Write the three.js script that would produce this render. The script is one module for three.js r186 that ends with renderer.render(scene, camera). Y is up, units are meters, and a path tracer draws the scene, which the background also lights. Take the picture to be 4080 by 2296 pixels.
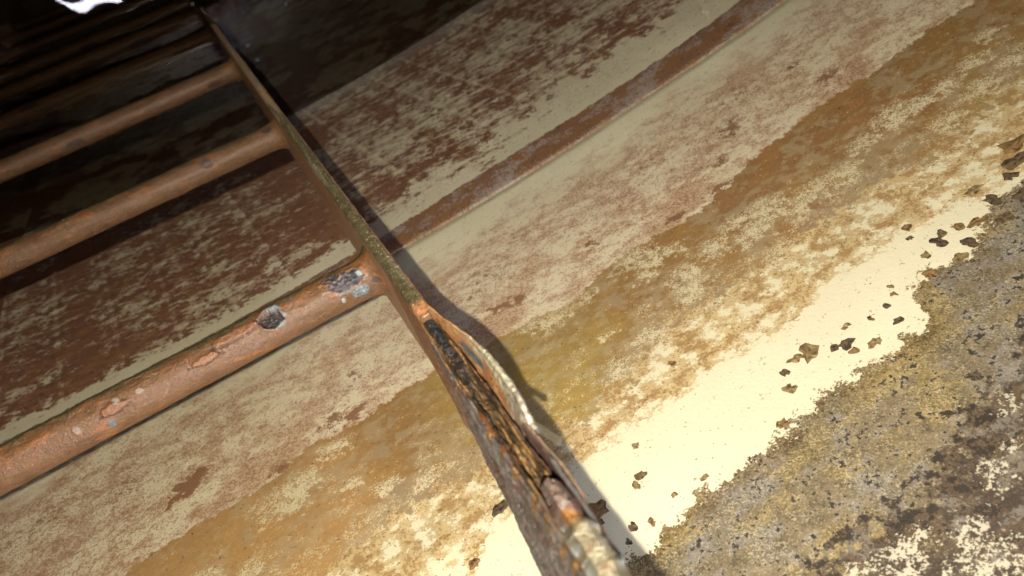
import * as THREE from 'three';
import { mergeVertices } from 'three/addons/utils/BufferGeometryUtils.js';
import { ImprovedNoise } from 'three/addons/math/ImprovedNoise.js';

// ---------------------------------------------------------------- camera, sky, lamp, exposure
const scene = new THREE.Scene();
const camera = new THREE.PerspectiveCamera(46.435, 16 / 9, 0.02, 40);
{
  // looking down past the wall plate, head towards the shaft
  const right = new THREE.Vector3(-0.85028, 0.44978, -0.27335);
  const down = new THREE.Vector3(0.47925, 0.44695, -0.75535);
  const fwd = new THREE.Vector3(-0.21757, -0.77326, -0.59559);
  const m = new THREE.Matrix4().makeBasis(right, down.clone().negate(), fwd.clone().negate());
  camera.quaternion.setFromRotationMatrix(m);
  camera.position.set(0, 0, 0);
}
camera.focus = 0.355;
camera.userData.fStop = 11;
scene.add(camera);

const renderer = new THREE.WebGLRenderer({ antialias: true });
renderer.toneMapping = THREE.LinearToneMapping;
renderer.toneMappingExposure = 30;
renderer.shadowMap.enabled = true;

{ // pale overcast sky, seen only through the gap beside the manhole cover
  const w = 64, h = 32, d = new Float32Array(w * h * 4);
  for (let j = 0; j < h; j++) for (let i = 0; i < w; i++) {
    const up = Math.max(0, (j + 0.5) / h * 2 - 1), k = (j * w + i) * 4;
    const s = 1.5 + 0.35 * up;
    d[k] = s * 0.93; d[k + 1] = s * 0.93; d[k + 2] = s * 1.14; d[k + 3] = 1;
  }
  const t = new THREE.DataTexture(d, w, h, THREE.RGBAFormat, THREE.FloatType);
  t.mapping = THREE.EquirectangularReflectionMapping; t.magFilter = THREE.LinearFilter; t.needsUpdate = true;
  scene.background = t; scene.environment = t;
}
const LAMP = new THREE.Vector3(0.044, 0.16, 0.112);
const LAMP_AIM = new THREE.Vector3(-0.24, -0.52, -0.28);

// ---------------------------------------------------------------- helpers
function rng(seed) { let a = seed >>> 0; return () => { a = (a + 0x6D2B79F5) | 0; let t = Math.imul(a ^ (a >>> 15), 1 | a); t = (t + Math.imul(t ^ (t >>> 7), 61 | t)) ^ t; return ((t ^ (t >>> 14)) >>> 0) / 4294967296; }; }
const PN = new ImprovedNoise();
const pn = (x, y, z) => PN.noise(x, y, z);
const fb = (x, y, z, o = 4) => { let s = 0, a = 0.5; for (let i = 0; i < o; i++) { s += a * pn(x, y, z); x = x * 2.03 + 7.1; y = y * 2.03 + 3.7; z = z * 2.03 + 1.3; a *= 0.5; } return s; };
const clamp = (x, a, b) => x < a ? a : x > b ? b : x;
const sm = (a, b, x) => { const t = clamp((x - a) / (b - a), 0, 1); return t * t * (3 - 2 * t); };
const lerp = (a, b, t) => a + (b - a) * t;
function poly(pts) { return u => { if (u <= pts[0][0]) return pts[0][1]; for (let i = 1; i < pts.length; i++) if (u <= pts[i][0]) { const p = pts[i - 1], q = pts[i]; return lerp(p[1], q[1], (u - p[0]) / (q[0] - p[0])); } return pts[pts.length - 1][1]; }; }
const mix3 = (a, b, t) => [lerp(a[0], b[0], t), lerp(a[1], b[1], t), lerp(a[2], b[2], t)];

// periodic noise tiles, 0..1
const TS = 512;
function tile(seed, base, oct, gain = 0.5) {
  const r = rng(seed), out = new Float32Array(TS * TS);
  let amp = 1, tot = 0;
  for (let o = 0; o < oct; o++) {
    const n = Math.min(TS, base << o), L = new Float32Array(n * n);
    for (let i = 0; i < L.length; i++) L[i] = r();
    const st = n / TS;
    for (let j = 0; j < TS; j++) {
      const y = j * st, y0 = y | 0, fy = y - y0, sy = fy * fy * (3 - 2 * fy), r0 = (y0 % n) * n, r1 = ((y0 + 1) % n) * n;
      for (let i = 0; i < TS; i++) {
        const x = i * st, x0 = x | 0, fx = x - x0, sx = fx * fx * (3 - 2 * fx), a = x0 % n, b = (x0 + 1) % n;
        out[j * TS + i] += amp * ((L[r0 + a] * (1 - sx) + L[r0 + b] * sx) * (1 - sy) + (L[r1 + a] * (1 - sx) + L[r1 + b] * sx) * sy);
      }
    }
    tot += amp; amp *= gain;
  }
  // stretch to a spread of about 0..1 around 0.5
  let m = 0, v = 0; for (const x of out) m += x; m /= out.length; for (const x of out) v += (x - m) ** 2; v = Math.sqrt(v / out.length);
  for (let i = 0; i < out.length; i++) out[i] = 0.5 + (out[i] - m) / v * 0.2;
  return out;
}
const TA = tile(11, 6, 6), TB = tile(23, 6, 6), TC = tile(37, 10, 6, 0.62), TD = tile(51, 40, 4, 0.7), TE = tile(77, 5, 4);
function S(T, x, y) { // x, y in tiles
  x = (x - Math.floor(x)) * TS; y = (y - Math.floor(y)) * TS;
  let x0 = x | 0, y0 = y | 0; const fx = x - x0, fy = y - y0; x0 &= 511; y0 &= 511; const x1 = (x0 + 1) & 511, y1 = (y0 + 1) & 511;
  return (T[y0 * TS + x0] * (1 - fx) + T[y0 * TS + x1] * fx) * (1 - fy) + (T[y1 * TS + x0] * (1 - fx) + T[y1 * TS + x1] * fx) * fy;
}
const enc = new Uint8Array(4097); for (let i = 0; i <= 4096; i++) { const c = i / 4096; enc[i] = Math.round(255 * (c <= 0.0031308 ? c * 12.92 : 1.055 * Math.pow(c, 1 / 2.4) - 0.055)); }
const E8 = c => enc[(clamp(c, 0, 1) * 4096) | 0];
function colourTex(w, h, fn) {
  const d = new Uint8Array(w * h * 4), b = new Uint8Array(w * h * 4), o = { r: 0, g: 0, b: 0, h: 0.5 };
  for (let j = 0; j < h; j++) for (let i = 0; i < w; i++) {
    fn((i + 0.5) / w, (j + 0.5) / h, o); const k = (j * w + i) * 4;
    d[k] = E8(o.r); d[k + 1] = E8(o.g); d[k + 2] = E8(o.b); d[k + 3] = 255;
    b[k] = b[k + 1] = b[k + 2] = clamp(o.h, 0, 1) * 255; b[k + 3] = 255;
  }
  const mk = (a, s) => { const t = new THREE.DataTexture(a, w, h, THREE.RGBAFormat); t.magFilter = THREE.LinearFilter; t.minFilter = THREE.LinearFilter; if (s) t.colorSpace = THREE.SRGBColorSpace; t.needsUpdate = true; return t; };
  return [mk(d, true), mk(b, false)];
}
function tag(o, label, category, group) { o.userData.label = label; if (category) o.userData.category = category; if (group) o.userData.group = group; return o; }
function shadows(o) { o.traverse(c => { if (c.isMesh) { c.castShadow = true; c.receiveShadow = true; } }); }
function mesh(name, g, m, parent) { const o = new THREE.Mesh(g, m); o.name = name; (parent || scene).add(o); return o; }
// surface from a grid of points; closeU joins the last column to the first
function grid(nu, nv, fn, closeU = false, capV = false) {
  const pos = [], uv = [], col = [], idx = []; let hasCol = false;
  for (let j = 0; j < nv; j++) for (let i = 0; i < nu; i++) {
    const p = fn(i, j); pos.push(p.x, p.y, p.z); uv.push(p.u || 0, p.v || 0);
    if (p.c) { hasCol = true; col.push(p.c[0], p.c[1], p.c[2]); }
  }
  const iu = closeU ? nu : nu - 1;
  for (let j = 0; j < nv - 1; j++) for (let i = 0; i < iu; i++) {
    const a = j * nu + i, b = j * nu + (i + 1) % nu, c = a + nu, d = b + nu; idx.push(a, b, d, a, d, c);
  }
  if (capV) for (const j of [0, nv - 1]) {
    let cx = 0, cy = 0, cz = 0; for (let i = 0; i < nu; i++) { const k = (j * nu + i) * 3; cx += pos[k]; cy += pos[k + 1]; cz += pos[k + 2]; }
    const c = pos.length / 3; pos.push(cx / nu, cy / nu, cz / nu); uv.push(0, 0);
    if (hasCol) { const k = j * nu * 3; col.push(col[k], col[k + 1], col[k + 2]); }
    for (let i = 0; i < nu; i++) { const a = j * nu + i, b = j * nu + (i + 1) % nu; if (j) idx.push(a, b, c); else idx.push(b, a, c); }
  }
  const g = new THREE.BufferGeometry();
  g.setAttribute('position', new THREE.Float32BufferAttribute(pos, 3)); g.setAttribute('uv', new THREE.Float32BufferAttribute(uv, 2));
  if (hasCol) g.setAttribute('color', new THREE.Float32BufferAttribute(col, 3));
  g.setIndex(idx); g.computeVertexNormals(); return g;
}

// ---------------------------------------------------------------- tank wall: a 3 m radius steel shell
// wall coordinates in mm: u along the wall (to the right in the view), v below the camera's height
const RAD = 3.0, XC = 0.1, ZC = 2.695, WATER = -1.0;
function wallPos(u, v, proud = 0) {
  const a = (-u / 1000 - XC) / RAD, r = RAD - proud / 1000;
  return { x: XC + r * Math.sin(a), y: -v / 1000, z: ZC - r * Math.cos(a) };
}
const seamTop = poly([[-320, 499], [-289, 500], [-100, 510], [60, 518], [210, 514], [334, 510], [498, 501], [560, 498]]);
const seamBot = poly([[-320, 541], [-103, 552], [60, 560], [139, 565], [239, 563], [373, 557], [475, 555], [560, 552]]);
const greyEdge = poly([[-320, 158], [0, 160], [68, 162], [85, 166], [123, 167], [152, 167], [179, 171], [206, 170], [230, 165], [257, 170], [266, 184], [285, 191], [304, 181], [317, 185], [338, 194], [345, 200], [370, 196], [400, 190], [560, 170]]);
const cleanBot = poly([[-320, 205], [-14, 205], [9, 219], [34, 226], [58, 219], [92, 223], [129, 221], [154, 224], [185, 218], [216, 216], [252, 225], [278, 217], [301, 221], [323, 213], [345, 207], [380, 200], [400, 190], [560, 165]]);
const ochreTop = poly([[-320, 262], [-107, 261], [-66, 258], [-33, 266], [21, 258], [72, 250], [112, 250], [150, 268], [200, 268], [245, 264], [284, 265], [328, 261], [364, 253], [396, 253], [431, 257], [459, 256], [490, 261], [560, 262]]);
const ochreBot = poly([[-320, 334], [-217, 334], [-187, 338], [-149, 343], [-91, 344], [-67, 356], [-48, 349], [28, 354], [72, 347], [104, 345], [128, 336], [166, 346], [196, 348], [228, 341], [276, 341], [292, 349], [312, 351], [381, 355], [432, 348], [486, 347], [560, 335]]);
const rustTop = poly([[-320, 556], [-228, 562], [-160, 566], [-86, 571], [-22, 576], [19, 584], [56, 590], [125, 606], [160, 598], [198, 590], [246, 617], [314, 628], [383, 626], [432, 615], [560, 612]]);
const cornerEdge = poly([[-320, 20], [60, 60], [107, 104], [140, 113], [172, 104], [198, 115], [249, 124], [320, 130], [560, 110]]);
const browns = [[104, 417, 17, 0.55], [106, 374, 7, 1], [92, 372, 7, 1], [333, 398, 15, 0.7], [235, 350, 6, 1], [276, 348, 8, 1], [-146, 382, 8, 1.1], [-152, 377, 7, 1.1], [-139, 389, 7, 1.1], [-47, 364, 8, 0.9], [-29, 359, 7, 0.9], [-85, 347, 9, 0.8], [-186, 408, 12, 0.6], [87, 402, 9, 0.6], [177, 378, 5, 0.9], [181, 409, 4, 0.8], [417, 376, 10, 0.8], [421, 413, 7, 0.8], [-20, 395, 6, 0.7], [60, 372, 8, 0.7], [-240, 420, 20, 0.5], [230, 400, 9, 0.5], [270, 425, 14, 0.5], [370, 430, 16, 0.5], [150, 440, 12, 0.4], [300, 372, 9, 0.7]];
const holes = [[187, 341, 14], [192, 326, 9], [182, 320, 8], [209, 323, 11], [120, 338, 17], [104, 342, 12], [140, 336, 8], [275, 301, 17], [308, 287, 15], [290, 284, 10], [394, 300, 15], [409, 294, 10], [460, 294, 10], [434, 292, 10], [150, 271, 10], [129, 292, 5], [256, 292, 14], [230, 302, 11], [254, 309, 10], [328, 286, 13], [360, 298, 9], [-85, 324, 18], [-97, 322, 11], [-52, 341, 10], [-36, 288, 7], [-52, 305, 6], [251, 262, 13], [193, 282, 13], [492, 305, 8], [477, 273, 12], [120, 263, 9], [199, 298, 11], [-10, 276, 9], [-120, 285, 12], [-150, 300, 10], [440, 270, 14], [400, 266, 12]];
const whites = [[148, 93, 10], [157, 92, 8], [167, 72, 14], [133, 96, 7], [157, 76, 9], [203, 92, 9], [202, 99, 5], [161, 95, 6], [174, 85, 6], [220, 97, 6], [142, 92, 8], [125, 101, 5], [238, 112, 6]];
const blob = (L, u, v, w) => { let m = 0; for (const b of L) { const du = (u - b[0]) / (b[2] * 1.25), dv = (v - b[1]) / (b[2] * 0.8), d2 = du * du + dv * dv; if (d2 < 4) { const k = (b[3] || 1) * Math.max(0, 1 - d2 * 0.45); if (k > m) m = k; } } return m; };

const CREAM = [0.79, 0.735, 0.505], TAN = [0.56, 0.40, 0.17], OCHRE = [0.29, 0.163, 0.055], YELO = [0.33, 0.222, 0.06], SPECK = [0.25, 0.112, 0.05], RUST = [0.24, 0.092, 0.05], GREY = [0.225, 0.178, 0.102], LILAC = [0.22, 0.192, 0.15], OLIVE = [0.31, 0.228, 0.085], RIM = [0.15, 0.085, 0.03], DARK = [0.055, 0.04, 0.028], BLACK = [0.018, 0.017, 0.015];
let CR, CG, CB;
const put = (c, t) => { if (t > 0) { if (t > 1) t = 1; CR += (c[0] - CR) * t; CG += (c[1] - CG) * t; CB += (c[2] - CB) * t; } };
const U0 = -320, U1 = 560, VA = 30, VB = 521.5, VC = 495, VD = 1015;

function upperPaint(su, sv, o) {
  const u = lerp(U0, U1, su), v = lerp(VA, VB, sv);
  const n1 = S(TA, u / 170, v / 95), n2 = S(TB, u / 55 + 0.3, v / 40), n3 = S(TC, u / 46, v / 38 + 0.4), n4 = S(TD, u / 44 + 0.2, v / 36), n5 = S(TE, u / 300 + 0.1, v / 150), n6 = S(TD, u / 80 + 0.6, v / 66 + 0.3), n7 = S(TC, u / 90 + 0.7, v / 60 + 0.1), n8 = S(TD, u / 26 + 0.1, v / 21 + 0.7);
  const rag = (n2 - 0.5) * 16 + (n3 - 0.5) * 13 + (n4 - 0.5) * 5;
  const ragS = (n2 - 0.5) * 8 + (n3 - 0.5) * 9 + (n4 - 0.5) * 5;
  let h = 0.4 + (n4 - 0.5) * 0.13 + (n6 - 0.5) * 0.08;
  const t0 = 1 + (n5 - 0.5) * 0.1 + (n4 - 0.5) * 0.05;
  CR = CREAM[0] * t0; CG = CREAM[1] * t0; CB = CREAM[2] * t0;
  const vg = greyEdge(u), vc = cleanBot(u), vt = ochreTop(u), vb = ochreBot(u);
  // --- fine speckled zone below the ochre tide mark
  const sp = sm(vb - 12, vb + 6, v) * (1 - sm(455, 492, v + (n1 - 0.5) * 50));
  if (sp > 0) {
    const left = sm(-60, -240, u), dens = 0.42 + 0.5 * (n1 - 0.5) + 0.45 * (n7 - 0.5) + 0.22 * left;
    put([0.66, 0.50, 0.335], sp * (0.3 + 0.6 * sm(0.3, 0.64, n7 * 0.5 + n1 * 0.5 + (n3 - 0.5) * 0.25)));
    put([0.60, 0.40, 0.235], sp * sm(0.44, 0.7, n5 * 0.35 + n1 * 0.35 + n7 * 0.3 + (n8 - 0.5) * 0.2) * 0.6);
    put([0.53, 0.36, 0.20], sp * sm(0.60, 0.76, n7 * 0.6 + n2 * 0.4 + (n8 - 0.5) * 0.4) * 0.45);
    const dot = S(TD, u / 52 + 0.45, v / 44 + 0.15);
    const k = Math.max(sm(0.72, 0.78, dot + (dens - 0.42) * 0.35), sm(0.74, 0.84, n4 + (n3 - 0.5) * 0.25 + (dens - 0.42) * 0.45) * 0.8, sm(0.70, 0.80, n8 * 0.8 + n6 * 0.2 + (dens - 0.42) * 0.4) * 0.8) * sp;
    put(SPECK, k * 0.72); h -= k * 0.1;
  }
  const br = blob(browns, u + (n3 - 0.5) * 16, v + (n2 - 0.5) * 12);
  if (br > 0) { put(SPECK, sm(0.42, 0.58, br * 0.8 + (n3 - 0.5) * 0.5 + (n8 - 0.5) * 0.7 * (1.3 - br)) * 0.9); }
  // --- scattered specks by the weld
  put(SPECK, sm(0.86, 0.93, n4 + (n3 - 0.5) * 0.3) * sm(455, 480, v) * 0.7);
  // --- ochre tide band
  const eO = Math.min(v - (vt + rag), vb + ragS * 0.55 - v);
  if (eO > -3) {
    const kO = sm(-1.2, 1.2, eO);
    const hole = blob(holes, u + (n2 - 0.5) * 14, v + (n3 - 0.5) * 9);
    let oc = mix3(OCHRE, YELO, clamp(sm(190, 60, u) * sm(-10, 50, u) * 1.1 + (n1 - 0.5) * 0.9, 0, 1));
    oc = mix3(oc, [0.45, 0.265, 0.1], sm(-20, -60, u) * 0.75);
    oc = mix3(oc, [0.27, 0.125, 0.05], sm(0.5, 0.75, n5 * 0.5 + n7 * 0.5) * 0.6 * sm(150, 330, u));
    const tn = 1.05 + (n3 - 0.5) * 0.15 + (n8 - 0.5) * 0.3 + (n7 - 0.5) * 0.25 + (n1 - 0.5) * 0.3;
    oc = [oc[0] * tn, oc[1] * tn, oc[2] * tn];
    // worn through to the paint: patches, and fine grain towards the upper side of the band
    const depth = clamp((vb - v) / (vb - vt), 0, 1);
    const worn = Math.max(sm(0.42, 0.62, hole * 0.62 + (n3 - 0.5) * 0.55 + (n8 - 0.5) * 0.9 + (n4 - 0.5) * 0.25), sm(0.70, 0.88, n8 * 0.6 + n3 * 0.25 + n4 * 0.15 + (depth - 0.5) * 0.3 + (n2 - 0.5) * 0.3) * 0.9);
    const film = 0.8 + 0.2 * sm(0.3, 0.62, n1 * 0.4 + n7 * 0.6 + (n8 - 0.5) * 0.2 - (depth - 0.5) * 0.18);
    put(oc, kO * film * (1 - worn * 0.9));
    put([0.62, 0.50, 0.26], kO * worn * 0.35);
    if (eO < 4) put([0.33, 0.16, 0.06], kO * sm(3.5, 0, eO) * sm(vb - 14, vb - 2, v) * 0.5);
    put(BLACK, kO * sm(0.965, 0.99, n6 + (n4 - 0.5) * 0.25) * 0.8);
    h += kO * (1 - worn) * 0.1;
  }
  // --- tan film above it
  const eT = Math.min(v - (vc + ragS * 0.9), vt + rag - v);
  if (eT > -2) {
    const kT = sm(-0.5, 0.7, eT), cov = sm(0.34, 0.52, n7 * 0.55 + n2 * 0.45 + (n3 - 0.5) * 0.4 + (n8 - 0.5) * 0.3 + 0.02);
    const tt = 1 + (n3 - 0.5) * 0.3 + (n5 - 0.5) * 0.35;
    put([TAN[0] * tt, TAN[1] * tt, TAN[2] * tt], kT * cov * 0.85);
    put([0.34, 0.185, 0.06], kT * sm(0.60, 0.70, n2 * 0.6 + n7 * 0.4 + (n4 - 0.5) * 0.5) * 0.75);
    put([0.16, 0.1, 0.045], kT * sm(0.84, 0.92, n4 + (n3 - 0.5) * 0.35) * 0.75);
    h += kT * cov * 0.06;
  }
  // --- clean band: rare small specks
  put([0.2, 0.15, 0.08], sm(0.955, 0.985, n6 + (n4 - 0.5) * 0.2) * (1 - sm(vc - 6, vc + 8, v)) * 0.8);
  // --- grey film above the top tide mark
  const eG = vg + (n2 - 0.5) * 7 + (n3 - 0.5) * 8 + (n4 - 0.5) * 6 - v;
  if (eG > -2) {
    const kG = sm(-0.4, 0.4, eG);
    let gc = mix3(GREY, LILAC, sm(0.46, 0.66, n5 * 0.35 + n7 * 0.65 + (n2 - 0.5) * 0.3));
    gc = mix3(gc, OLIVE, sm(0.50, 0.66, n1 * 0.7 + n2 * 0.3 + (n4 - 0.5) * 0.35) * 0.85);
    gc = mix3(gc, RIM, sm(7, 0.5, eG + (n4 - 0.5) * 8) * 0.75);
    const tn = clamp(0.94 + (n8 - 0.5) * 0.75 + (n4 - 0.5) * 0.25 + (n3 - 0.5) * 0.3 + (n7 - 0.5) * 0.7, 0.35, 1.6);
    gc = [gc[0] * tn, gc[1] * tn, gc[2] * tn];
    put(gc, kG);
    put([0.55, 0.48, 0.31], kG * sm(0.62, 0.78, n8 * 0.8 + n6 * 0.2 + (n2 - 0.5) * 0.35) * 0.6);
    put(BLACK, kG * sm(0.74, 0.80, n6 * 0.75 + n3 * 0.25 + (n7 - 0.5) * 0.45) * 0.92);
    // dark crust of the upper corner
    const eC = cornerEdge(u) + (n2 - 0.5) * 26 + (n3 - 0.5) * 22 + (n4 - 0.5) * 10 - v;
    if (eC > -2) {
      const kC = sm(-1, 2, eC);
      put(mix3(DARK, [0.15, 0.1, 0.055], sm(0.4, 0.62, n3 * 0.5 + n2 * 0.5)), kC * sm(0.22, 0.45, n3 * 0.6 + n4 * 0.4 + 0.1) * 0.97);
      put(BLACK, kC * sm(0.52, 0.64, n2 * 0.4 + n3 * 0.6 + (n4 - 0.5) * 0.3) * 0.85);
      put([0.24, 0.21, 0.16], kC * sm(0.60, 0.70, n7 * 0.6 + n4 * 0.4) * 0.7);
    }
    const wh = blob(whites, u + (n2 - 0.5) * 12, v + (n3 - 0.5) * 10);
    if (wh > 0) put([0.52, 0.48, 0.34], kG * sm(0.50, 0.58, wh * 0.6 + (n3 - 0.5) * 0.6 + (n4 - 0.5) * 0.8));
    h += kG * 0.06 + kG * (n8 - 0.5) * 0.14;
  }
  o.r = CR; o.g = CG; o.b = CB; o.h = h;
}
function lowerPaint(su, sv, o) {
  const u = lerp(U0, U1, su), v = lerp(VC, VD, sv), us = u + v * 0.1;
  const n1 = S(TA, us / 260, v / 130 + 0.2), n2 = S(TB, us / 80 + 0.3, v / 50), n3 = S(TC, us / 52, v / 36 + 0.4), n4 = S(TD, us / 62 + 0.2, v / 46), n5 = S(TE, u / 400, v / 220 + 0.3), n7 = S(TC, us / 150 + 0.7, v / 70 + 0.1), n8 = S(TD, us / 31 + 0.3, v / 24);
  let h = 0.5 + (n4 - 0.5) * 0.4;
  const t0 = 0.96 + (n5 - 0.5) * 0.12;
  CR = CREAM[0] * t0; CG = CREAM[1] * t0 * 0.985; CB = CREAM[2] * t0;
  const e = v - rustTop(u), right = sm(20, 120, u);
  const fade = lerp(sm(-4, 5, e + (n3 - 0.5) * 16), sm(-25, 30, e + (n2 - 0.5) * 60), right);
  if (fade > 0) {
    const bias = lerp(0.07, -0.02, right) + sm(200, 330, e) * 0.03 + (n1 - 0.5) * 0.22 + (n5 - 0.5) * 0.2;
    const cov = sm(0.43, 0.55, n2 * 0.26 + n3 * 0.34 + n4 * 0.18 + n8 * 0.22 + bias - (1 - fade) * 0.16) * Math.min(1, fade * 2);
    const soft = sm(0.35, 0.5, n2 * 0.45 + n7 * 0.55 + bias) * fade;
    put([0.50, 0.36, 0.25], soft * 0.65);
    const tn = 0.98 + (n8 - 0.5) * 0.6 + (n7 - 0.5) * 0.5;
    put([RUST[0] * tn, RUST[1] * tn, RUST[2] * tn], cov * 0.92);
    put([0.30, 0.155, 0.055], cov * sm(0.56, 0.7, n7 * 0.6 + n1 * 0.4) * 0.5);
    put([0.085, 0.04, 0.028], cov * sm(0.62, 0.75, n3 * 0.6 + n4 * 0.4) * 0.6);
    h += cov * 0.18;
  }
  put(SPECK, sm(0.80, 0.9, n4 + (n3 - 0.5) * 0.4) * 0.7 * sm(seamBot(u), seamBot(u) + 12, v));
  // grey lime line where the water has stood
  put([0.36, 0.34, 0.33], sm(955, 985, v + (n2 - 0.5) * 16) * sm(0.38, 0.56, n3 * 0.5 + n4 * 0.5) * 0.8);
  o.r = CR; o.g = CG; o.b = CB; o.h = h;
}
const [upMap, upBump] = colourTex(2048, 1280, upperPaint);
const [loMap, loBump] = colourTex(2048, 1024, lowerPaint);
const matUpper = new THREE.MeshStandardMaterial({ map: upMap, bumpMap: upBump, bumpScale: 0.0008, roughness: 0.6 });
const matLower = new THREE.MeshStandardMaterial({ map: loMap, bumpMap: loBump, bumpScale: 0.0008, roughness: 0.66 });
const [tileMap, tileBump] = colourTex(512, 512, (a, b, o) => {
  const n2 = S(TB, a, b), n3 = S(TC, a, b), n4 = S(TD, a, b); CR = 0.6; CG = 0.53; CB = 0.38;
  put(RUST, sm(0.42, 0.55, n2 * 0.5 + n3 * 0.5)); put([0.3, 0.2, 0.1], sm(0.5, 0.7, n4) * 0.5); o.r = CR; o.g = CG; o.b = CB; o.h = n4;
});
tileMap.wrapS = tileMap.wrapT = tileBump.wrapS = tileBump.wrapT = THREE.RepeatWrapping;
const matShell = new THREE.MeshStandardMaterial({ map: tileMap, bumpMap: tileBump, bumpScale: 0.001, roughness: 0.7 });

const wall = new THREE.Group(); wall.name = 'tank_wall'; wall.userData.kind = 'structure'; scene.add(wall);
tag(wall, 'curved cream painted steel wall streaked with rust and tide marks');
mesh('upper_plate', grid(161, 60, (i, j) => {
  const u = lerp(U0, U1, i / 160), end = seamTop(u) + pn(u / 31, 3.1, 0) * 1.3 + pn(u / 7, 8.1, 0) * 0.6 - 0.9, v = j === 59 ? end : lerp(VA, end - 0.8, j / 58);
  const p = wallPos(u, v, 0.35 * pn(u / 120, v / 120, 2) + (j === 59 ? -2.5 : 0)); p.u = (u - U0) / (U1 - U0); p.v = (v - VA) / (VB - VA); return p;
}), matUpper, wall);
mesh('lower_plate', grid(161, 50, (i, j) => {
  const u = lerp(U0, U1, i / 160), v = lerp(seamBot(u) - 6, VD, j / 49), p = wallPos(u, v, 0.4 * pn(u / 140, v / 140, 5));
  p.u = (u - U0) / (U1 - U0); p.v = (v - VC) / (VD - VC); return p;
}), matLower, wall);
{ // rusted weld strip between the two plates, standing a little proud
  const nb = 1300, na = 26;
  mesh('weld_strip', grid(nb, na, (i, j) => {
    const u = lerp(U0, U1, i / (nb - 1)), a = seamTop(u), b = seamBot(u) + pn(u / 19, 1, 7) * 2.2 + pn(u / 6, 2, 7) * 1.2, t = j / (na - 1), v = lerp(a, b, t);
    const n2 = S(TB, u / 90, v / 60), n3 = S(TC, u / 60, v / 40), n4 = S(TD, u / 45, v / 40);
    const edge = Math.min(t, 1 - t);
    const p = wallPos(u, v, -0.5 - 2.4 * sm(0.03, 0, t) + 0.75 * sm(0, 0.12, edge) + 0.5 * (n3 - 0.5) + 0.4 * (n4 - 0.5) * sm(0, 0.1, edge));
    CR = 0.27; CG = 0.135; CB = 0.07;
    put([0.3, 0.145, 0.05], sm(0.5, 0.62, n2)); put([0.46, 0.38, 0.33], sm(0.47, 0.68, n3 * 0.5 + S(TA, u / 160 + 0.4, v / 90) * 0.5) * 0.85);
    put([0.11, 0.05, 0.03], sm(0.58, 0.72, n4 * 0.5 + n3 * 0.5) * 0.7); put([0.12, 0.055, 0.03], sm(0.94, 1, t) * 0.6);
    put([0.5, 0.4, 0.27], sm(0.16, 0.0, t + (n4 - 0.5) * 0.4) * 0.6);
    p.c = [CR, CG, CB]; return p;
  }), new THREE.MeshStandardMaterial({ vertexColors: true, roughness: 0.75 }), wall);
}
{ // the rest of the shell
  const band = (ua, ub, va, vb, n, m) => mesh('shell_plate', grid(n, m, (i, j) => { const u = lerp(ua, ub, i / (n - 1)), v = lerp(va, vb, j / (m - 1)), p = wallPos(u, v); p.u = u / 400; p.v = v / 400; return p; }), matShell, wall);
  band(U0, U1, -310, VA, 40, 4); band(U0, U1, VD, 2600, 40, 4);
  const full = 2 * Math.PI * RAD * 1000; band(U1, U0 + full, -310, 1000, 160, 6); band(U1, U0 + full, 1000, 2600, 160, 4);
  mesh('outer_shell', grid(161, 2, (i, j) => wallPos(lerp(0, full, i / 160), j ? 2610 : -310, -14)), matShell, wall);
}
// dirt flakes and blisters stuck to the paint
{
  const R = rng(5);
  const chips = [[201, 195, 8.5], [194, 197, 5], [213, 188, 4], [219, 186, 5], [218, 180, 4], [183, 194, 3.6], [178, 185, 5], [284, 188, 5], [307, 200, 7], [323, 200, 6], [315, 188, 7], [295, 199, 5], [395, 219, 11], [385, 210, 9], [351, 200, 6], [352, 213, 6], [314, 204, 5], [331, 195, 6], [261, 192, 3], [252, 189, 3.6], [265, 197, 3], [16, 229, 6], [-9, 210, 4.4], [145, 244, 4], [158, 172, 3.6], [307, 221, 5], [301, 214, 3], [81, 193, 3.4], [86, 196, 3], [95, 212, 2.6], [57, 194, 7], [53, 187, 5], [303, 185, 6], [277, 182, 4], [240, 189, 3], [228, 194, 3.6], [229, 176, 4], [247, 178, 4.5], [272, 176, 4], [340, 186, 6], [362, 190, 7], [372, 205, 6], [75, 172, 3], [92, 176, 2.6], [110, 174, 3], [66, 176, 3.4], [60, 170, 2.6]];
  const mats = [[0.11, 0.075, 0.035], [0.18, 0.105, 0.04], [0.085, 0.058, 0.032], [0.2, 0.14, 0.06]].map(c => { const m = new THREE.MeshStandardMaterial({ roughness: 0.9, vertexColors: true }); m.color.setRGB(...c); return m; });
  for (const [u0, v0, r] of chips) {
    const nr = 4, na = 13, ph = R() * 6.28, seed = R() * 100, sx = 0.75 + R() * 0.5, sy = 0.6 + R() * 0.4, ck = Array.from({ length: 13 }, R);
    const g = grid(na, nr, (i, j) => {
      const a = i / na * 2 * Math.PI, q = j / (nr - 1);
      const rr = r * q * (0.66 + 0.3 * ck[i] + 1.1 * fb(Math.cos(a) * 1.2 + seed, Math.sin(a) * 1.2, seed, 3));
      const du = rr * Math.cos(a + ph) * sx, dv = rr * Math.sin(a + ph) * sy;
      const p = wallPos(u0 + du, v0 + dv, q > 0.99 ? -0.1 : 0.08 + 0.16 * (1 + pn(du * 0.5 + seed, dv * 0.5, 1)));
      const t = 1.15 + 2.2 * pn(du * 0.6 + seed, dv * 0.6, 4); p.c = [t, t * (0.95 + 0.1 * R()), t * 0.95]; return p;
    }, true);
    mesh('dirt_flake', g, mats[(R() * 4) | 0], wall);
  }
}

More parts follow.
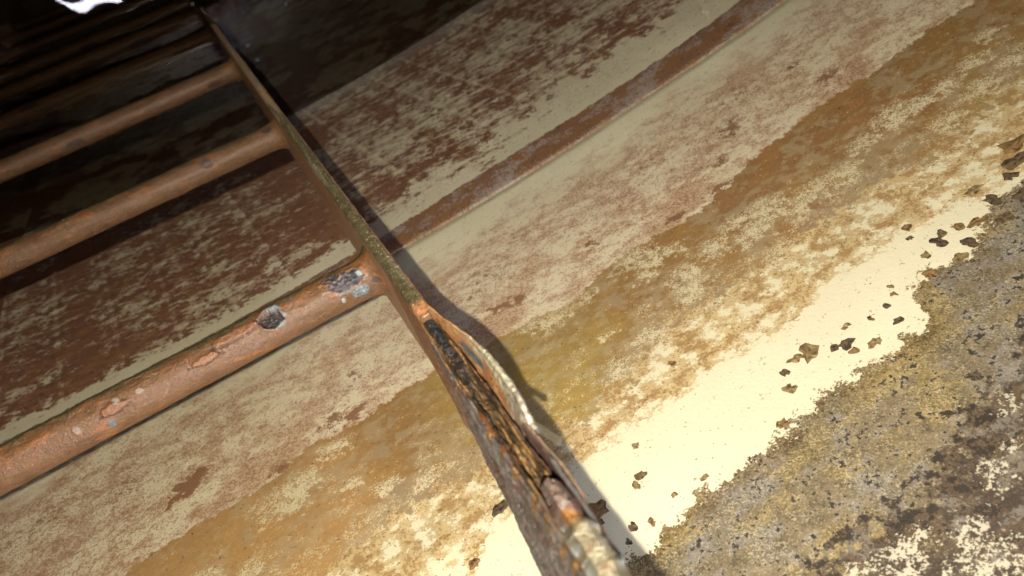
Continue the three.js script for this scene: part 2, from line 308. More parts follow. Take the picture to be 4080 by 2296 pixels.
// ---------------------------------------------------------------- deck over the tank with a half open manhole
const matDeck = new THREE.MeshStandardMaterial({ color: new THREE.Color().setRGB(0.16, 0.11, 0.08), roughness: 0.8 });
{
  const s = new THREE.Shape(); s.absarc(XC, -ZC, RAD + 0.014, 0, Math.PI * 2, false);
  const hole = new THREE.Path(); hole.absarc(0.062, -0.1, 0.322, 0, Math.PI * 2, true); s.holes.push(hole);
  const g = new THREE.ExtrudeGeometry(s, { depth: 0.012, bevelEnabled: false, curveSegments: 96 }); g.rotateX(-Math.PI / 2); g.translate(0, 0.3, 0);
  const d = mesh('deck_plate', g, matDeck); d.userData.kind = 'structure'; tag(d, 'brown steel deck plate closing the tank above the ladder');
  const c = new THREE.Group(); c.name = 'manhole_cover'; c.position.set(0.11, 0.313, 0.185); scene.add(c);
  tag(c, 'round steel manhole cover lying half across its opening', 'cover');
  mesh('plate', new THREE.CylinderGeometry(0.365, 0.365, 0.014, 80).translate(0, 0.007, 0), matDeck, c);
  const hb = new THREE.TorusGeometry(0.05, 0.007, 10, 24, Math.PI); hb.translate(0, 0.012, 0); mesh('handle', hb, matDeck, c);
}

// ---------------------------------------------------------------- water and tank floor
{
  const f = mesh('tank_floor', new THREE.CylinderGeometry(RAD + 0.013, RAD + 0.013, 0.02, 96).translate(XC, -2.61, ZC), new THREE.MeshStandardMaterial({ color: new THREE.Color().setRGB(0.13, 0.11, 0.075), roughness: 0.95 }));
  f.userData.kind = 'structure'; tag(f, 'dark silted floor of the tank under the water');
  const N = 260, warp = t => Math.sign(t) * (0.9 * Math.abs(t) ** 1 * 0.5 + 5.6 * Math.abs(t) ** 4);
  const w = mesh('water', grid(N, N, (i, j) => {
    let x = warp(i / (N - 1) * 2 - 1), z = -0.15 + warp(j / (N - 1) * 2 - 1);
    const dx = x - XC, dz = z - ZC, r = Math.hypot(dx, dz); if (r > RAD - 0.0005) { x = XC + dx / r * (RAD - 0.0005); z = ZC + dz / r * (RAD - 0.0005); }
    return { x, y: WATER + 0.0006 * pn(x * 19 + 7.4, z * 8, 1) + 0.00018 * pn(x * 42, z * 14, 2), z, u: x, v: z };
  }), new THREE.MeshPhysicalMaterial({ color: new THREE.Color().setRGB(0.46, 0.44, 0.39), transmission: 1, thickness: 0, roughness: 0.015, ior: 1.333, metalness: 0, side: THREE.DoubleSide }));
  w.userData.kind = 'structure'; tag(w, 'still black water at the bottom of the tank');
}

// ---------------------------------------------------------------- ladder
const ladder = new THREE.Group(); ladder.name = 'ladder'; scene.add(ladder);
tag(ladder, 'rust brown steel ladder with round rungs and one rail rotted into layers', 'ladder');
const XR = -0.0262, XL = -0.0206, ZF = -0.1552, ZB = -0.2145, ZR = -0.1838, RR = 0.01025, XFAR = 0.405;
const [steelMap, steelBump] = colourTex(512, 512, (a, b, o) => {
  const n3 = S(TC, a, b), n4 = S(TD, a, b), n2 = S(TB, a, b), t = 0.9 + (n3 - 0.5) * 0.35 + (n4 - 0.5) * 0.4;
  o.r = t; o.g = t * (1 + (n2 - 0.5) * 0.12); o.b = t; o.h = 0.5 + (n4 - 0.5) * 0.9 + (n3 - 0.5) * 0.4;
});
steelMap.wrapS = steelMap.wrapT = steelBump.wrapS = steelBump.wrapT = THREE.RepeatWrapping;
const matSteel = new THREE.MeshPhysicalMaterial({ vertexColors: true, map: steelMap, bumpMap: steelBump, bumpScale: 0.00045, roughness: 0.46, clearcoat: 0.34, clearcoatRoughness: 0.46 });
const matCrust = new THREE.MeshStandardMaterial({ vertexColors: true, roughness: 0.85 });
const matRot = new THREE.MeshStandardMaterial({ vertexColors: true, bumpMap: steelBump, bumpScale: 0.0009, roughness: 0.55 });
const UVM = 0.03; // one texture tile is 30 mm

const PAINT = [0.152, 0.071, 0.028], PAINT2 = [0.182, 0.093, 0.042];
function makeRung(y, nx, na, opts) {
  const x0 = XL - 0.001, x1 = XFAR + 0.002, sd = y * 37;
  const cy = Math.cos(opts.face), sy = Math.sin(opts.face); // direction towards the camera in the y-z plane
  const g = grid(na, nx, (i, j) => {
    const t = j / (nx - 1), x = opts.dense ? x0 + (x1 - x0) * (t < 0.75 ? t / 0.75 * 0.55 : 0.55 + (t - 0.75) / 0.25 * 0.45) : lerp(x0, x1, t);
    const ph = (i / na * 2 - 1) * Math.PI; // 0 faces the camera, quarter turn faces the shaft
    const cp = Math.cos(ph), spn = Math.sin(ph), ny = cp * cy - spn * sy, nz = cp * sy + spn * cy;
    const mm = (x - XL) * 1000;
    let r = RR * 1000 + 5.5 * Math.exp(-mm / 3.6) * (1 + 0.15 * pn(ph * 2, 1, sd)) + 0.5 * fb(x * 45, ny * 1.6 + sd, nz * 1.6, 3) + 0.22 * fb(x * 260, ny * 5 + sd, nz * 5, 3);
    const pw = ph;
    // scaly swelling on the shaft side
    const sc = sm(0.05, 0.3, fb(x * 60 + 9, ny * 1.5 + sd, nz * 1.5, 4) + 0.18 * sm(0.2, 0.9, pw) - 0.12);
    r += sc * 0.35;
    let c = mix3(PAINT, PAINT2, clamp(0.5 + 1.6 * fb(x * 30 + 3, ny + sd, nz, 3), 0, 1));
    c = mix3(c, [0.29, 0.115, 0.038], sc * 0.75);
    const gr = fb(x * 500, ny * 9 + sd, nz * 9, 2); c = mix3(c, [0.29, 0.2, 0.14], sm(0.22, 0.4, gr) * 0.6); c = mix3(c, [0.1, 0.05, 0.03], sm(0.2, 0.42, -gr) * 0.5);
    // olive crust along the shaft side
    const cr = sm(0.85, 1.15, pw + 0.9 * fb(x * 90, sd, 5, 3)) * (pw > 0 ? 1 : 0);
    if (cr > 0) { r += cr * (0.25 + 0.9 * Math.max(0, fb(x * 700, ny * 8, nz * 8 + sd, 2))); c = mix3(c, mix3([0.075, 0.058, 0.028], [0.2, 0.16, 0.07], sm(-0.1, 0.35, fb(x * 800, ny * 9, nz * 9, 2))), cr * 0.9); }
    for (const f of opts.marks || []) {
      const dx = mm - f.x, da = (pw - f.p) * 10, wob = 1 + 0.55 * fb(x * 300 + f.x, ny * 4, nz * 4, 3), d = Math.hypot(dx / f.w, da / f.h) * wob;
      if (d > 2.2) continue;
      const nz1 = fb(x * 420 + f.x, ny * 7, nz * 7, 3), inn = sm(1.05, 0.9, d), rim = sm(1.35, 1.1, d) * (1 - inn);
      if (f.t === 'pit') { r += -inn * (3.2 + 2.2 * nz1) + rim * 0.55; c = mix3(c, mix3([0.014, 0.01, 0.009], [0.06, 0.038, 0.03], sm(-0.15, 0.3, nz1)), inn); c = mix3(c, dx < 0 ? [0.24, 0.31, 0.33] : [0.2, 0.13, 0.1], rim * 0.8); }
      if (f.t === 'scab') { const st = Math.floor(nz1 * 5) / 5; r += inn * (0.35 + 1.6 * st + 0.4 * nz1) + rim * 0.5; c = mix3(c, mix3([0.025, 0.03, 0.042], [0.12, 0.1, 0.115], sm(-0.25, 0.2, nz1 + 0.1 * dx / f.w)), inn); c = mix3(c, mix3([0.36, 0.14, 0.05], [0.22, 0.27, 0.27], sm(0.0, 0.2, nz1)), rim * 0.85); }
      if (f.t === 'blister') { r += inn * (0.7 + 1.4 * Math.abs(nz1)) + rim * 0.2; c = mix3(c, mix3([0.1, 0.13, 0.15], [0.36, 0.42, 0.45], sm(0, 0.3, Math.abs(nz1))), sm(1.25, 0.85, d)); }
      if (f.t === 'dark') { r -= inn * 0.6; c = mix3(c, [0.07, 0.045, 0.045], sm(1.15, 0.8, d) * 0.9); }
      if (f.t === 'dot') { r += inn * 0.5; c = mix3(c, f.c, inn); }
      if (f.t === 'crack') { r += inn * 0.9; c = mix3(c, [0.27, 0.12, 0.055], inn * 0.7); if (da < 0) { r -= rim * 0.6; c = mix3(c, [0.05, 0.03, 0.025], rim * 0.8); } }
    }
    r /= 1000;
    return { x, y: y + ny * r, z: ZR + nz * r, u: x / UVM, v: ph * RR / UVM, c };
  }, true);
  return mesh('rung', g, matSteel, ladder);
}
const rungYs = [-0.3079, -0.5779, -0.8545, -1.1094, -1.3393, -1.5226, -1.79, -2.06, -2.33];
const marks = [
  [{ t: 'pit', x: 57, p: 0.42, w: 5.6, h: 5.2 }, { t: 'scab', x: 17, p: 0.3, w: 9.5, h: 4.6 }, { t: 'scab', x: 23, p: 0.75, w: 5, h: 2 }, { t: 'blister', x: 12.5, p: -0.45, w: 4, h: 3 }, { t: 'dot', x: 9, p: 0.35, w: 1.6, h: 1.6, c: [0.3, 0.36, 0.38] }, { t: 'dot', x: 22, p: -0.5, w: 1, h: 1.4, c: [0.38, 0.42, 0.42] }, { t: 'crack', x: 92, p: 0.12, w: 7, h: 2 }, { t: 'crack', x: 137, p: 0.1, w: 6, h: 2.4 }, { t: 'dot', x: 135, p: 0.38, w: 1.6, h: 2, c: [0.36, 0.3, 0.24] }, { t: 'dot', x: 141, p: -0.5, w: 1.6, h: 2, c: [0.12, 0.14, 0.16] }, { t: 'dot', x: 124, p: 0.3, w: 1.8, h: 1.6, c: [0.3, 0.23, 0.17] }, { t: 'dot', x: 155, p: 0.0, w: 1.5, h: 2.4, c: [0.27, 0.19, 0.14] }, { t: 'dark', x: 3.5, p: -0.3, w: 2, h: 1.5 }, { t: 'crack', x: 75, p: 0.55, w: 12, h: 2.6 }],
  [{ t: 'dark', x: 64, p: 0.4, w: 4.5, h: 4.5 }, { t: 'dark', x: 10, p: 0.8, w: 4, h: 3 }],
  [{ t: 'dark', x: 190, p: -0.4, w: 10, h: 3.5 }, { t: 'dark', x: 30, p: -0.6, w: 9, h: 3.5 }],
  [{ t: 'dark', x: 150, p: -0.7, w: 14, h: 3 }, { t: 'dark', x: 60, p: -0.6, w: 14, h: 3 }, { t: 'dark', x: 260, p: 0.7, w: 12, h: 4 }],
  [{ t: 'dark', x: 110, p: -0.6, w: 20, h: 4 }], [{ t: 'dark', x: 200, p: -0.5, w: 20, h: 4 }]];
rungYs.forEach((y, k) => {
  const face = Math.atan2(-ZR, -y);
  const r = makeRung(y, k === 0 ? 620 : k < 4 ? 300 : 90, k === 0 ? 110 : k < 4 ? 56 : 24, { face, dense: k === 0, marks: marks[k] });
  if (k === 0) tag(r, 'nearest rung with a dark rust pit and grey scabs near the rail');
});
// box-like bar with a noisy skin: xa/xb faces as functions of y
function bar(name, m, o) {
  const m1 = o.mz || 14, nf = o.nf || 3, loop = 2 * (m1 + nf);
  const g = grid(loop, o.n, (i, j) => {
    const t = j / (o.n - 1), y = o.ys ? o.ys(t) : lerp(o.y0, o.y1, t);
    const zf = o.zf(y), zb = o.zb(y), fx = o.front(y), bx = o.back(y), th = o.th(y);
    let s, side, x, z; // s: 0 back .. 1 front ; side +1 = towards the rungs
    if (i < m1) { s = i / (m1 - 1); side = 1; } else if (i < m1 + nf) { s = 1; side = 1 - (i - m1 + 1) * 2 / (nf + 1); } else if (i < 2 * m1 + nf) { s = 1 - (i - m1 - nf) / (m1 - 1); side = -1; } else { s = 0; side = -1 + (i - 2 * m1 - nf + 1) * 2 / (nf + 1); }
    x = lerp(bx, fx, s ** (o.pw || 1)) + side * th * 0.5; z = lerp(zb, zf, s);
    if (s === 1) z += (1 - side * side) * th * (o.round === undefined ? 0.35 : o.round);
    const d = (o.disp || (() => 0))(x, y, z, s, side); x += side * d;
    if (s > 0.6) z += d * 0.6 * (s - 0.6) / 0.4; if (s === 1 && o.lump) z += o.lump(x, y);
    return { x, y, z, u: (Math.abs(side) === 1 ? z : x) / UVM, v: y / UVM, c: o.col(x, y, z, s, side) };
  }, true, true);
  return mesh(name, g, m, o.parent || ladder);
}
// the sound part of the near rail
const railCol = (x, y, z, s, side) => {
  const n = fb(y * 22, z * 60, x * 90 + 4, 4), f = fb(y * 300, z * 300, 2, 2);
  let c = mix3([0.41, 0.225, 0.112], [0.34, 0.165, 0.078], clamp(0.5 + n * 1.5, 0, 1));
  c = mix3(c, [0.2, 0.1, 0.06], sm(0.12, 0.3, -n) * 0.5); c = mix3(c, [0.45, 0.33, 0.22], sm(0.2, 0.4, f) * 0.35); return c;
};
const railY = t => t < 0.85 ? lerp(-0.2128, -1.1, t / 0.85) : lerp(-1.1, -2.598, (t - 0.85) / 0.15);
const rail = bar('rail', matSteel, { round: 0, n: 700, mz: 12, ys: railY, zf: () => ZF, zb: () => ZB, front: () => (XR + XL) / 2, back: () => (XR + XL) / 2, th: () => XL - XR, disp: (x, y, z) => 0.00035 * fb(y * 90, z * 90, x * 30, 3), col: railCol });
tag(rail, 'near flat bar rail with olive crust on its edge');
{ // granular crust on the shaft-side edge of the rail
  const nx = 16, ny = 2200, top = -0.2135;
  mesh('edge_crust', grid(nx, ny, (i, j) => {
    const t = i / (nx - 1), y = lerp(top, -1.15, (j / (ny - 1)) ** 1.7), q = t * 2 - 1;
    const n = fb(t * 5 + 1, y * 900, 3, 3), n2 = fb(t * 1.2, y * 160, 9, 3), br = fb(t * 6, y * 1100, 6, 2);
    const edge = Math.pow(Math.abs(q), 4);
    const x = lerp(XL + 0.0004, XR - 0.0007, t) + 0.0006 * fb(t, y * 120, 2, 3);
    const z = ZF + 0.0006 + 0.0011 * (1 - edge) * (0.7 + 0.5 * n2) + 0.0012 * n * (1 - edge * 0.6) - edge * 0.0011;
    let c = mix3([0.05, 0.042, 0.017], [0.092, 0.074, 0.03], clamp(0.5 + n2 * 2, 0, 1));
    c = mix3(c, [0.14, 0.13, 0.08], sm(0.02, 0.2, fb(t * 2, y * 14, 4, 4)) * 0.8);
    c = mix3(c, [0.44, 0.3, 0.16], sm(0.12, 0.3, br) * 0.7); c = mix3(c, [0.03, 0.025, 0.015], sm(0.12, 0.35, -n) * 0.8);
    c = mix3(c, [0.4, 0.19, 0.085], sm(0.80, 0.97, t + 0.3 * n) * 0.7); c = mix3(c, mix3([0.36, 0.22, 0.115], [0.24, 0.19, 0.115], sm(-0.1, 0.2, n2)), sm(0, 0.03, fb(t * 2, y * 26, 8, 4) * 0.35 - 0.52 - y) * 0.85); c = mix3(c, [0.42, 0.19, 0.08], sm(top - 0.012, top - 0.004, y + 0.004 * n2) * 0.9);
    return { x, y, z, c };
  }), matCrust, rail);
}
// far rail, outside the picture
bar('rail', matSteel, { n: 60, mz: 5, y0: 0.27, y1: -2.598, zf: () => ZF, zb: () => ZB, front: () => XFAR + 0.003, back: () => XFAR + 0.003, th: () => 0.0056, col: railCol });

// --- the rotted head of the near rail: rust has split the bar into leaves
const head = new THREE.Group(); head.name = 'rotted_head'; ladder.add(head);
tag(head, 'rail end split into black, ochre and orange leaves of rust');
const mmF = pts => { const f = poly(pts); return y => f(y * 1000) / 1000; };
const leaf = (name, o) => bar(name, o.mat || matRot, Object.assign({ parent: head, n: 240, mz: 16 }, o));
// skin on the rung side, bellying out towards the wall
leaf('skin', {
  n: 420, mz: 44, y0: -0.262, y1: 0.27, ys: t => t < 0.85 ? lerp(-0.262, -0.05, t / 0.85) : lerp(-0.05, 0.27, (t - 0.85) / 0.15),
  front: mmF([[-262, -21.0], [-215, -20.4], [-190, -19.4], [-175, -19.6], [-145, -19.0], [-125, -18.6], [-105, -17.9], [-88, -16.6], [0, -15]]),
  back: mmF([[-262, -21.2], [-246, -20.9], [-228, -20.0], [-207, -18.1], [-202, -19.2], [-190, -18.4], [-182, -17.3], [-155, -15.2], [-129, -12.6], [-100, -11], [0, -10]]), pw: 1.3,
  th: y => 0.0011 + 0.0006 * sm(-0.2, -0.12, y), zb: y => ZB - 0.001 * pn(y * 60, 4, 2),
  zf: y => ZF - 0.0026 - 0.006 * sm(-0.205, -0.17, y) * sm(-0.1, -0.13, y) + 0.0016 * fb(y * 120, 2, 4, 3),
  disp: (x, y, z, s, side) => (0.0015 * fb(y * 80, z * 150, 3, 4) + 0.001 * Math.abs(fb(y * 260, z * 420, 7, 3)) - 0.0009 * sm(0.1, 0.3, fb(y * 35, z * 900, 11, 3))) * sm(-0.262, -0.22, y),
  col: (x, y, z, s) => {
    const n = fb(y * 70, z * 160, 3, 4), m = fb(y * 40 + 5, z * 60, 8, 4), f = fb(y * 420, z * 420, 2, 2);
    const st = fb(y * 35, z * 900, 11, 3); let c = mix3([0.2, 0.165, 0.155], [0.3, 0.275, 0.26], clamp(0.5 + m * 2.2, 0, 1)); c = mix3(c, [0.07, 0.045, 0.04], sm(0.1, 0.3, st) * 0.8);
    c = mix3(c, [0.17, 0.065, 0.045], sm(0.06, 0.22, n) * 0.75); c = mix3(c, [0.24, 0.1, 0.055], sm(0.14, 0.3, -m) * 0.7);
    c = mix3([0.37, 0.165, 0.075], c, sm(-0.225, -0.17, y + 0.02 * m));
    if (s > 0.93) c = mix3(c, [0.34, 0.18, 0.055], sm(-0.05, 0.15, fb(y * 200, 3, 1, 2)));
    // slate paint remnant near the break
    const dd = Math.hypot((y + 0.1955) / 0.011, (s - 0.9) / 0.075) * (1 + 0.5 * fb(y * 300, z * 300, 5, 2)); c = mix3(c, [0.125, 0.16, 0.2], sm(1.1, 0.95, dd));
    c = mix3(c, [0.5, 0.46, 0.42], sm(0.18, 0.36, f) * 0.45); return c.map(v => v * (0.62 + 0.5 * (f + 0.2)));
  }
});
const edgeLeaf = (name, x0, rec, col, yA, yB, th, amp, ph) => leaf(name, {
  y0: yA, y1: yB, n: 260, th: () => th, zb: () => ZB + 0.004,
  front: y => x0(y) + amp * fb(y * 55, ph, 1, 3), back: y => x0(y) * 0.35 + 0.65 * -0.0234 + amp * 0.5 * fb(y * 40, ph, 4, 2),
  zf: y => ZF - rec(y) + (th > 0.002 ? 0.0024 * fb(y * 420, ph, 3, 4) + 0.0014 * fb(y * 90, ph, 5, 2) : 0.0024 * fb(y * 110, ph, 3, 4)) - 0.004 * sm(yA + 0.006, yA, y) - 0.006 * sm(yB - 0.008, yB, y),
  disp: (x, y, z) => 0.0007 * fb(y * 330, z * 330, ph, 4),
  col: (x, y, z, s) => { const n = fb(y * 150, z * 160, ph, 4); let c = mix3(col[0], col[1], clamp(0.5 + n * 2.4, 0, 1)); if (s > 0.985) c = mix3(c, col[2], sm(-0.12, 0.2, fb(y * 90, ph + 3, 2, 3))); return c; }
});
const BLK = [[0.016, 0.016, 0.018], [0.04, 0.032, 0.026], [0.028, 0.032, 0.04]], OCR = [[0.07, 0.04, 0.017], [0.035, 0.02, 0.01], [0.36, 0.2, 0.065]], BRN = [[0.05, 0.028, 0.018], [0.09, 0.045, 0.025], [0.18, 0.085, 0.035]];
const lin = (a, b, ya, yb) => y => lerp(a, b, clamp((y - ya) / (yb - ya), 0, 1)) / 1000;
edgeLeaf('leaf', lin(-20.3, -19.3, -0.215, -0.11), () => 0.0016, OCR, -0.2135, -0.108, 0.0008, 0.0010, 1.7);
edgeLeaf('leaf', lin(-21.1, -20.3, -0.215, -0.11), y => 0.0026 + 0.003 * sm(-0.18, -0.15, y), OCR, -0.2125, -0.112, 0.0006, 0.0011, 5.2);
leaf('black_core', {
  n: 420, mz: 10, nf: 17, round: 0.1, y0: -0.2128, y1: -0.116, th: mmF([[-213, 4.2], [-200, 4.4], [-180, 4.0], [-150, 6.2], [-116, 7.4]]), front: mmF([[-213, -23.2], [-180, -23.0], [-150, -23.2], [-116, -22.8]]), back: () => -0.0234,
  zf: y => ZF - 0.0028 - 0.0042 * sm(-0.182, -0.15, y) - 0.004 * sm(-0.135, -0.118, y), zb: () => ZB + 0.004,
  lump: (x, y) => 0.0028 * fb(x * 330, y * 210, 3, 4) + 0.0022 * fb(x * 1500 + 40 * y, y * 45, 7, 3) * sm(-0.19, -0.165, y),
  col: (x, y, z, s) => {
    const n = fb(x * 420, y * 260, 5, 4), fib = fb(x * 1700 + 50 * y, y * 55, 9, 3);
    let c = mix3([0.014, 0.014, 0.016], [0.045, 0.042, 0.045], sm(-0.05, 0.3, n)); c = mix3(c, [0.06, 0.028, 0.014], sm(0.1, 0.3, -n) * 0.8);
    let b = mix3([0.05, 0.028, 0.014], [0.3, 0.17, 0.05], sm(0.0, 0.22, fib)); b = mix3(b, [0.02, 0.018, 0.014], sm(0.1, 0.3, n) * 0.7);
    return mix3(c, b, sm(-0.02, 0.02, y + 0.172 + 0.05 * n));
  }
});
edgeLeaf('leaf', lin(-22.6, -21.6, -0.17, -0.115), y => 0.005 + 0.003 * sm(-0.15, -0.12, y), OCR, -0.172, -0.114, 0.0006, 0.0012, 31.3);
edgeLeaf('leaf', lin(-24.2, -23.4, -0.17, -0.115), y => 0.005 + 0.003 * sm(-0.15, -0.12, y), OCR, -0.166, -0.115, 0.0006, 0.0012, 41.9);
edgeLeaf('leaf', lin(-25.3, -25.0, -0.215, -0.12), y => 0.0018 + 0.003 * sm(-0.16, -0.13, y), OCR, -0.2135, -0.116, 0.0007, 0.0011, 13.3);
edgeLeaf('leaf', lin(-25.9, -26.3, -0.215, -0.12), y => 0.0036 + 0.002 * sm(-0.16, -0.13, y), BRN, -0.2085, -0.117, 0.0009, 0.0011, 17.9);
// orange leaf splayed away from the bar
leaf('splayed_leaf', {
  n: 300, mz: 24, y0: -0.222, y1: -0.139, th: y => 0.0015 + 0.0013 * sm(-0.2, -0.17, y),
  front: mmF([[-222, -25.6], [-213, -26.4], [-200, -28.9], [-187, -31.4], [-175, -32.3], [-160, -32.2], [-150, -31.8], [-141, -30.4]]),
  back: mmF([[-222, -25.6], [-210, -25.2], [-190, -26.4], [-170, -27.2], [-150, -27.4], [-141, -27.6]]), pw: 1.5,
  zf: y => ZF + 0.0006 + 0.0014 * fb(y * 150, 3, 2, 3) - 0.006 * sm(-0.146, -0.141, y), zb: () => ZB + 0.03,
  disp: (x, y, z) => 0.0009 * fb(y * 150, z * 190, 4, 4) + 0.0004 * fb(y * 500, z * 500, 2, 2),
  col: (x, y, z, s, side) => {
    const n = fb(y * 120, z * 150, 6, 4), f = fb(y * 520, z * 520, 9, 2);
    let c = mix3([0.46, 0.2, 0.075], [0.56, 0.3, 0.13], clamp(0.5 + n * 2.2, 0, 1)); c = mix3(c, [0.3, 0.16, 0.06], sm(0.1, 0.35, -f) * 0.6);
    c = mix3(c, mix3([0.62, 0.6, 0.44], [0.42, 0.33, 0.2], sm(-0.05, 0.2, f)), sm(0.86, 0.97, s + 0.18 * n + 0.1 * sm(-0.17, -0.15, y)) * sm(-0.2, -0.172, y));
    c = mix3(c, mix3([0.5, 0.44, 0.34], [0.2, 0.14, 0.12], sm(-0.1, 0.2, f)), sm(-0.163, -0.15, y + 0.012 * n) * 0.85);
    const dd = Math.hypot((y + 0.184) / 0.011, (s - 0.83) / 0.06) * (1 + 0.5 * f); c = mix3(c, [0.13, 0.16, 0.17], sm(1.1, 0.9, dd) * (side > 0 ? 1 : 0));
    return c;
  }
});
// dark inner leaf behind the sliver
leaf('inner_leaf', {
  y0: -0.152, y1: -0.108, n: 160, th: () => 0.0012, front: mmF([[-152, -28.4], [-135, -29.6], [-120, -30.3], [-108, -29.6]]), back: () => -0.0265,
  zf: y => ZF - 0.004 - 0.012 * sm(-0.142, -0.15, y) + 0.0012 * fb(y * 150, 4, 2, 3), zb: () => ZB + 0.02, disp: (x, y, z) => 0.0006 * fb(y * 200, z * 200, 4, 3),
  col: (x, y, z, s) => { const n = fb(y * 160, z * 160, 2, 4); let c = mix3([0.1, 0.05, 0.045], [0.17, 0.1, 0.09], clamp(0.5 + 2 * n, 0, 1)); if (s > 0.94) c = mix3(c, [0.36, 0.25, 0.16], 0.7); return c; }
});
{ // pale sliver sticking out past the orange leaf
  const a = new THREE.Vector3(-0.0306, -0.151, ZF - 0.010), b = new THREE.Vector3(-0.0352, -0.1335, ZF - 0.0095);
  mesh('sliver', grid(18, 46, (i, j) => {
    const t = j / 45, p = a.clone().lerp(b, t), an = i / 18 * 2 * Math.PI, n = fb(t * 9, Math.cos(an) * 1.4, Math.sin(an) * 1.4, 3), r = 0.00135 + 0.0005 * n, f = fb(t * 30, Math.cos(an) * 3, Math.sin(an) * 3, 2);
    return { x: p.x + Math.cos(an) * r * 0.9, y: p.y + Math.cos(an) * r * 0.3, z: p.z + Math.sin(an) * r * 1.1, u: t, v: an, c: mix3([0.36, 0.3, 0.2], [0.2, 0.17, 0.14], sm(-0.1, 0.25, f)) };
  }, true, true), matRot, head);
}
// solid swollen piece above the gap, with old paint still on it
leaf('swollen_end', {
  n: 420, mz: 22, y0: -0.119, y1: 0.27, ys: t => t < 0.8 ? lerp(-0.119, -0.05, t / 0.8) : lerp(-0.05, 0.27, (t - 0.8) / 0.2), mat: new THREE.MeshStandardMaterial({ vertexColors: true, bumpMap: steelBump, bumpScale: 0.0012, roughness: 0.28 }),
  th: mmF([[-119, 4.6], [-117, 6.2], [-105, 6.9], [-95, 8.2], [-80, 8.8], [0, 9]]), front: mmF([[-119, -24.2], [-105, -23.4], [-90, -22.2], [-78, -21.5], [0, -21]]), back: () => -0.0222,
  zf: y => ZF - 0.0035 + 0.002 * sm(-0.119, -0.108, y) + 0.0012 * sm(-0.106, -0.095, y) + 0.0008 * fb(y * 130, 3, 7, 3) + 0.0012 * sm(-0.1, -0.097, y), zb: () => ZB + 0.004,
  disp: (x, y, z, s, side) => 0.0021 * fb(x * 170, y * 170, z * 170, 4) + 0.0009 * fb(x * 600, y * 600, z * 600, 2),
  col: (x, y, z, s, side) => {
    const n = fb(x * 230, y * 170, z * 120, 4), f = fb(x * 650, y * 650, z * 500, 2), q = y + 0.008 * n + (x + 0.0225) * 0.5;
    let c = mix3([0.2, 0.115, 0.1], [0.29, 0.2, 0.16], clamp(0.5 + 2.2 * n, 0, 1)); c = mix3(c, [0.4, 0.4, 0.4], sm(0.12, 0.3, f) * 0.6); c = mix3(c, [0.13, 0.045, 0.035], sm(0.06, 0.24, -n) * 0.8);
    c = mix3(c, [0.52, 0.24, 0.07], sm(-0.1065, -0.1035, q) * sm(0.3, 0.05, Math.abs(side - 0.1) - 0.5) * 0.9);
    c = mix3(c, mix3(mix3([0.3, 0.25, 0.15], [0.42, 0.38, 0.27], clamp(0.5 + 2.5 * f, 0, 1)), [0.5, 0.54, 0.55], sm(0.02, 0.22, fb(x * 140 + 3, y * 110, z * 90, 3))), sm(-0.1025, -0.0985, q));
    c = mix3(c, [0.27, 0.15, 0.09], sm(0.1, 0.26, n) * sm(-0.1, -0.09, y) * 0.5);
    return mix3([0.2, 0.135, 0.115], c, sm(-0.01, 0.01, s - 0.88 + 0.25 * n));
  }
});
// thin loose strips beside it
const strip = (xa, xb, ya, yb, za, col, r) => mesh('loose_strip', grid(12, 90, (i, j) => {
  const t = j / 89, an = i / 12 * 2 * Math.PI, y = lerp(ya, yb, t), n = fb(y * 260, Math.cos(an) * 1.5, Math.sin(an) * 1.5 + xa * 900, 3), rr = r * (0.75 + n) * Math.min(1, 0.25 + 8 * Math.min(t, 1 - t));
  return { x: lerp(xa, xb, t) + 0.0006 * fb(y * 80, 4, xa * 800, 2) + Math.cos(an) * rr, y, z: za + 0.001 * fb(y * 70, 1, xa * 500, 2) + Math.sin(an) * rr * 2.2, u: t, v: an, c: mix3(col[0], col[1], sm(-0.1, 0.25, n)) };
}, true, true), matRot, head);
strip(-0.0285, -0.0276, -0.125, -0.098, ZF - 0.002, [[0.42, 0.42, 0.42], [0.24, 0.15, 0.12]], 0.0008);
strip(-0.0292, -0.0272, -0.116, -0.086, ZF - 0.006, [[0.3, 0.16, 0.08], [0.12, 0.08, 0.07]], 0.0009);
strip(-0.0192, -0.0172, -0.118, -0.07, ZF - 0.003, [[0.3, 0.14, 0.055], [0.42, 0.38, 0.34]], 0.0008);
strip(-0.0182, -0.0160, -0.106, -0.06, ZF - 0.0045, [[0.5, 0.47, 0.42], [0.25, 0.15, 0.11]], 0.0008);
strip(-0.0193, -0.0199, -0.158, -0.128, ZF - 0.004, [[0.5, 0.2, 0.05], [0.32, 0.1, 0.03]], 0.0010);

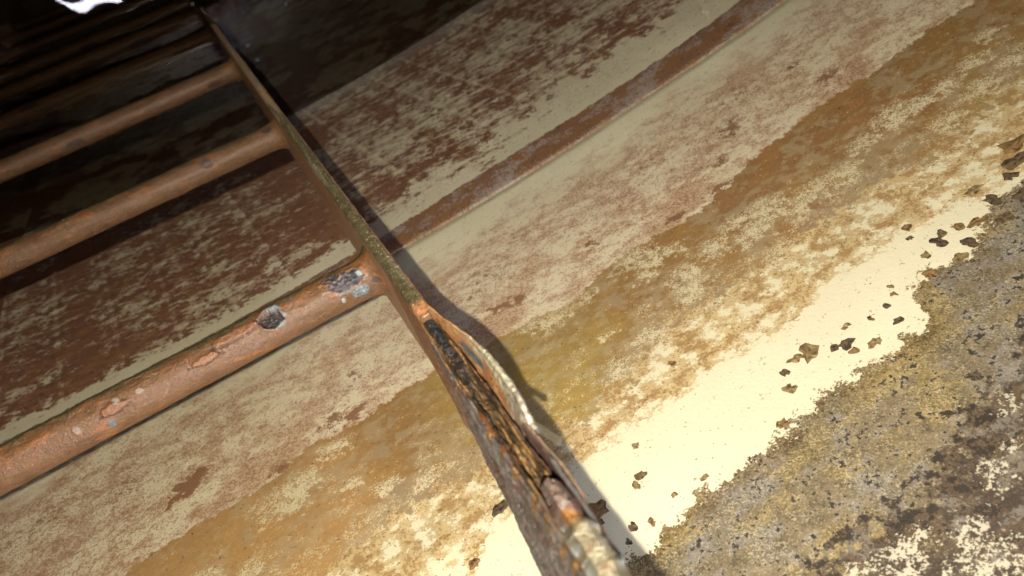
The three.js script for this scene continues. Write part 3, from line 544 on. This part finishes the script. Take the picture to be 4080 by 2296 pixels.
// ---------------------------------------------------------------- bubbles on the water
{
  const bm = new THREE.MeshPhysicalMaterial({ color: new THREE.Color().setRGB(0.07, 0.09, 0.12), roughness: 0.45, transmission: 0.4, thickness: 0 });
  [[-51, -193, 4, 'pale bubble beside the rail on the water'], [-53, -214, 4, 'pale bubble on the water nearest the wall'], [-120, -165, 2.6, 'bright little bubble alone on the water by the picture top'], [-13, -124, 2.6, 'bright little bubble where the rail meets the picture top']].forEach(([x, z, r, l], i) => {
    const g = new THREE.SphereGeometry(r / 1000, 20, 10, 0, Math.PI * 2, 0, Math.PI / 2); g.scale(1, 0.45, 0.8 + 0.4 * pn(i * 3.3, 1, 1));
    const o = tag(mesh(i ? 'foam_bubble_' + String(i).padStart(3, '0') : 'foam_bubble', g, bm), l, 'bubble', 'bubbles on the water'); o.position.set(x / 1000, WATER + 0.002, z / 1000);
  });
}

// ---------------------------------------------------------------- the hand lamp beside the lens, hung on its cable
{
  const g = new THREE.Group(); g.name = 'inspection_lamp'; g.position.copy(LAMP); scene.add(g);
  tag(g, 'small white inspection lamp hanging on a cable through the manhole', 'lamp');
  const dir = LAMP_AIM.clone().sub(LAMP).normalize(), q = new THREE.Quaternion().setFromUnitVectors(new THREE.Vector3(0, 0, -1), dir);
  const body = new THREE.LatheGeometry([[0, 0.03], [0.006, 0.03], [0.007, 0.012], [0.009, 0.006], [0.009, 0.002], [0.0082, 0.002]].map(p => new THREE.Vector2(p[0], p[1])), 32).rotateX(Math.PI / 2);
  const hs = mesh('housing', body, new THREE.MeshStandardMaterial({ color: 0x222222, roughness: 0.5 }), g); hs.quaternion.copy(q);
  const ln = mesh('lens', new THREE.CircleGeometry(0.0075, 32).rotateY(Math.PI).translate(0, 0, 0.0024), new THREE.MeshStandardMaterial({ color: 0xffffff, emissive: 0xfff0d8, emissiveIntensity: 0.3 }), g); ln.quaternion.copy(q);
  const back = new THREE.Vector3(0, 0, 0.03).applyQuaternion(q), up = new THREE.Vector3(0.02, 0.30 - LAMP.y, 0.0);
  mesh('cable', new THREE.TubeGeometry(new THREE.CatmullRomCurve3([back, back.clone().multiplyScalar(1.5).add(new THREE.Vector3(0, 0.02, 0)), new THREE.Vector3(0.02, 0.1, -0.1), new THREE.Vector3(0.03, 0.31 - LAMP.y, -0.26)]), 40, 0.002, 8), new THREE.MeshStandardMaterial({ color: 0x1a1a1a, roughness: 0.6 }), g);
  const s = new THREE.SpotLight(new THREE.Color().setRGB(1, 0.91, 0.73), 0.0565, 0, 1.22, 1, 2);
  s.position.copy(LAMP); s.target.position.copy(LAMP_AIM); s.castShadow = true; s.shadow.radius = 0.17; s.shadow.mapSize.set(2048, 2048); s.shadow.camera.near = 0.02;
  scene.add(s, s.target);
}
shadows(scene);
renderer.render(scene, camera);
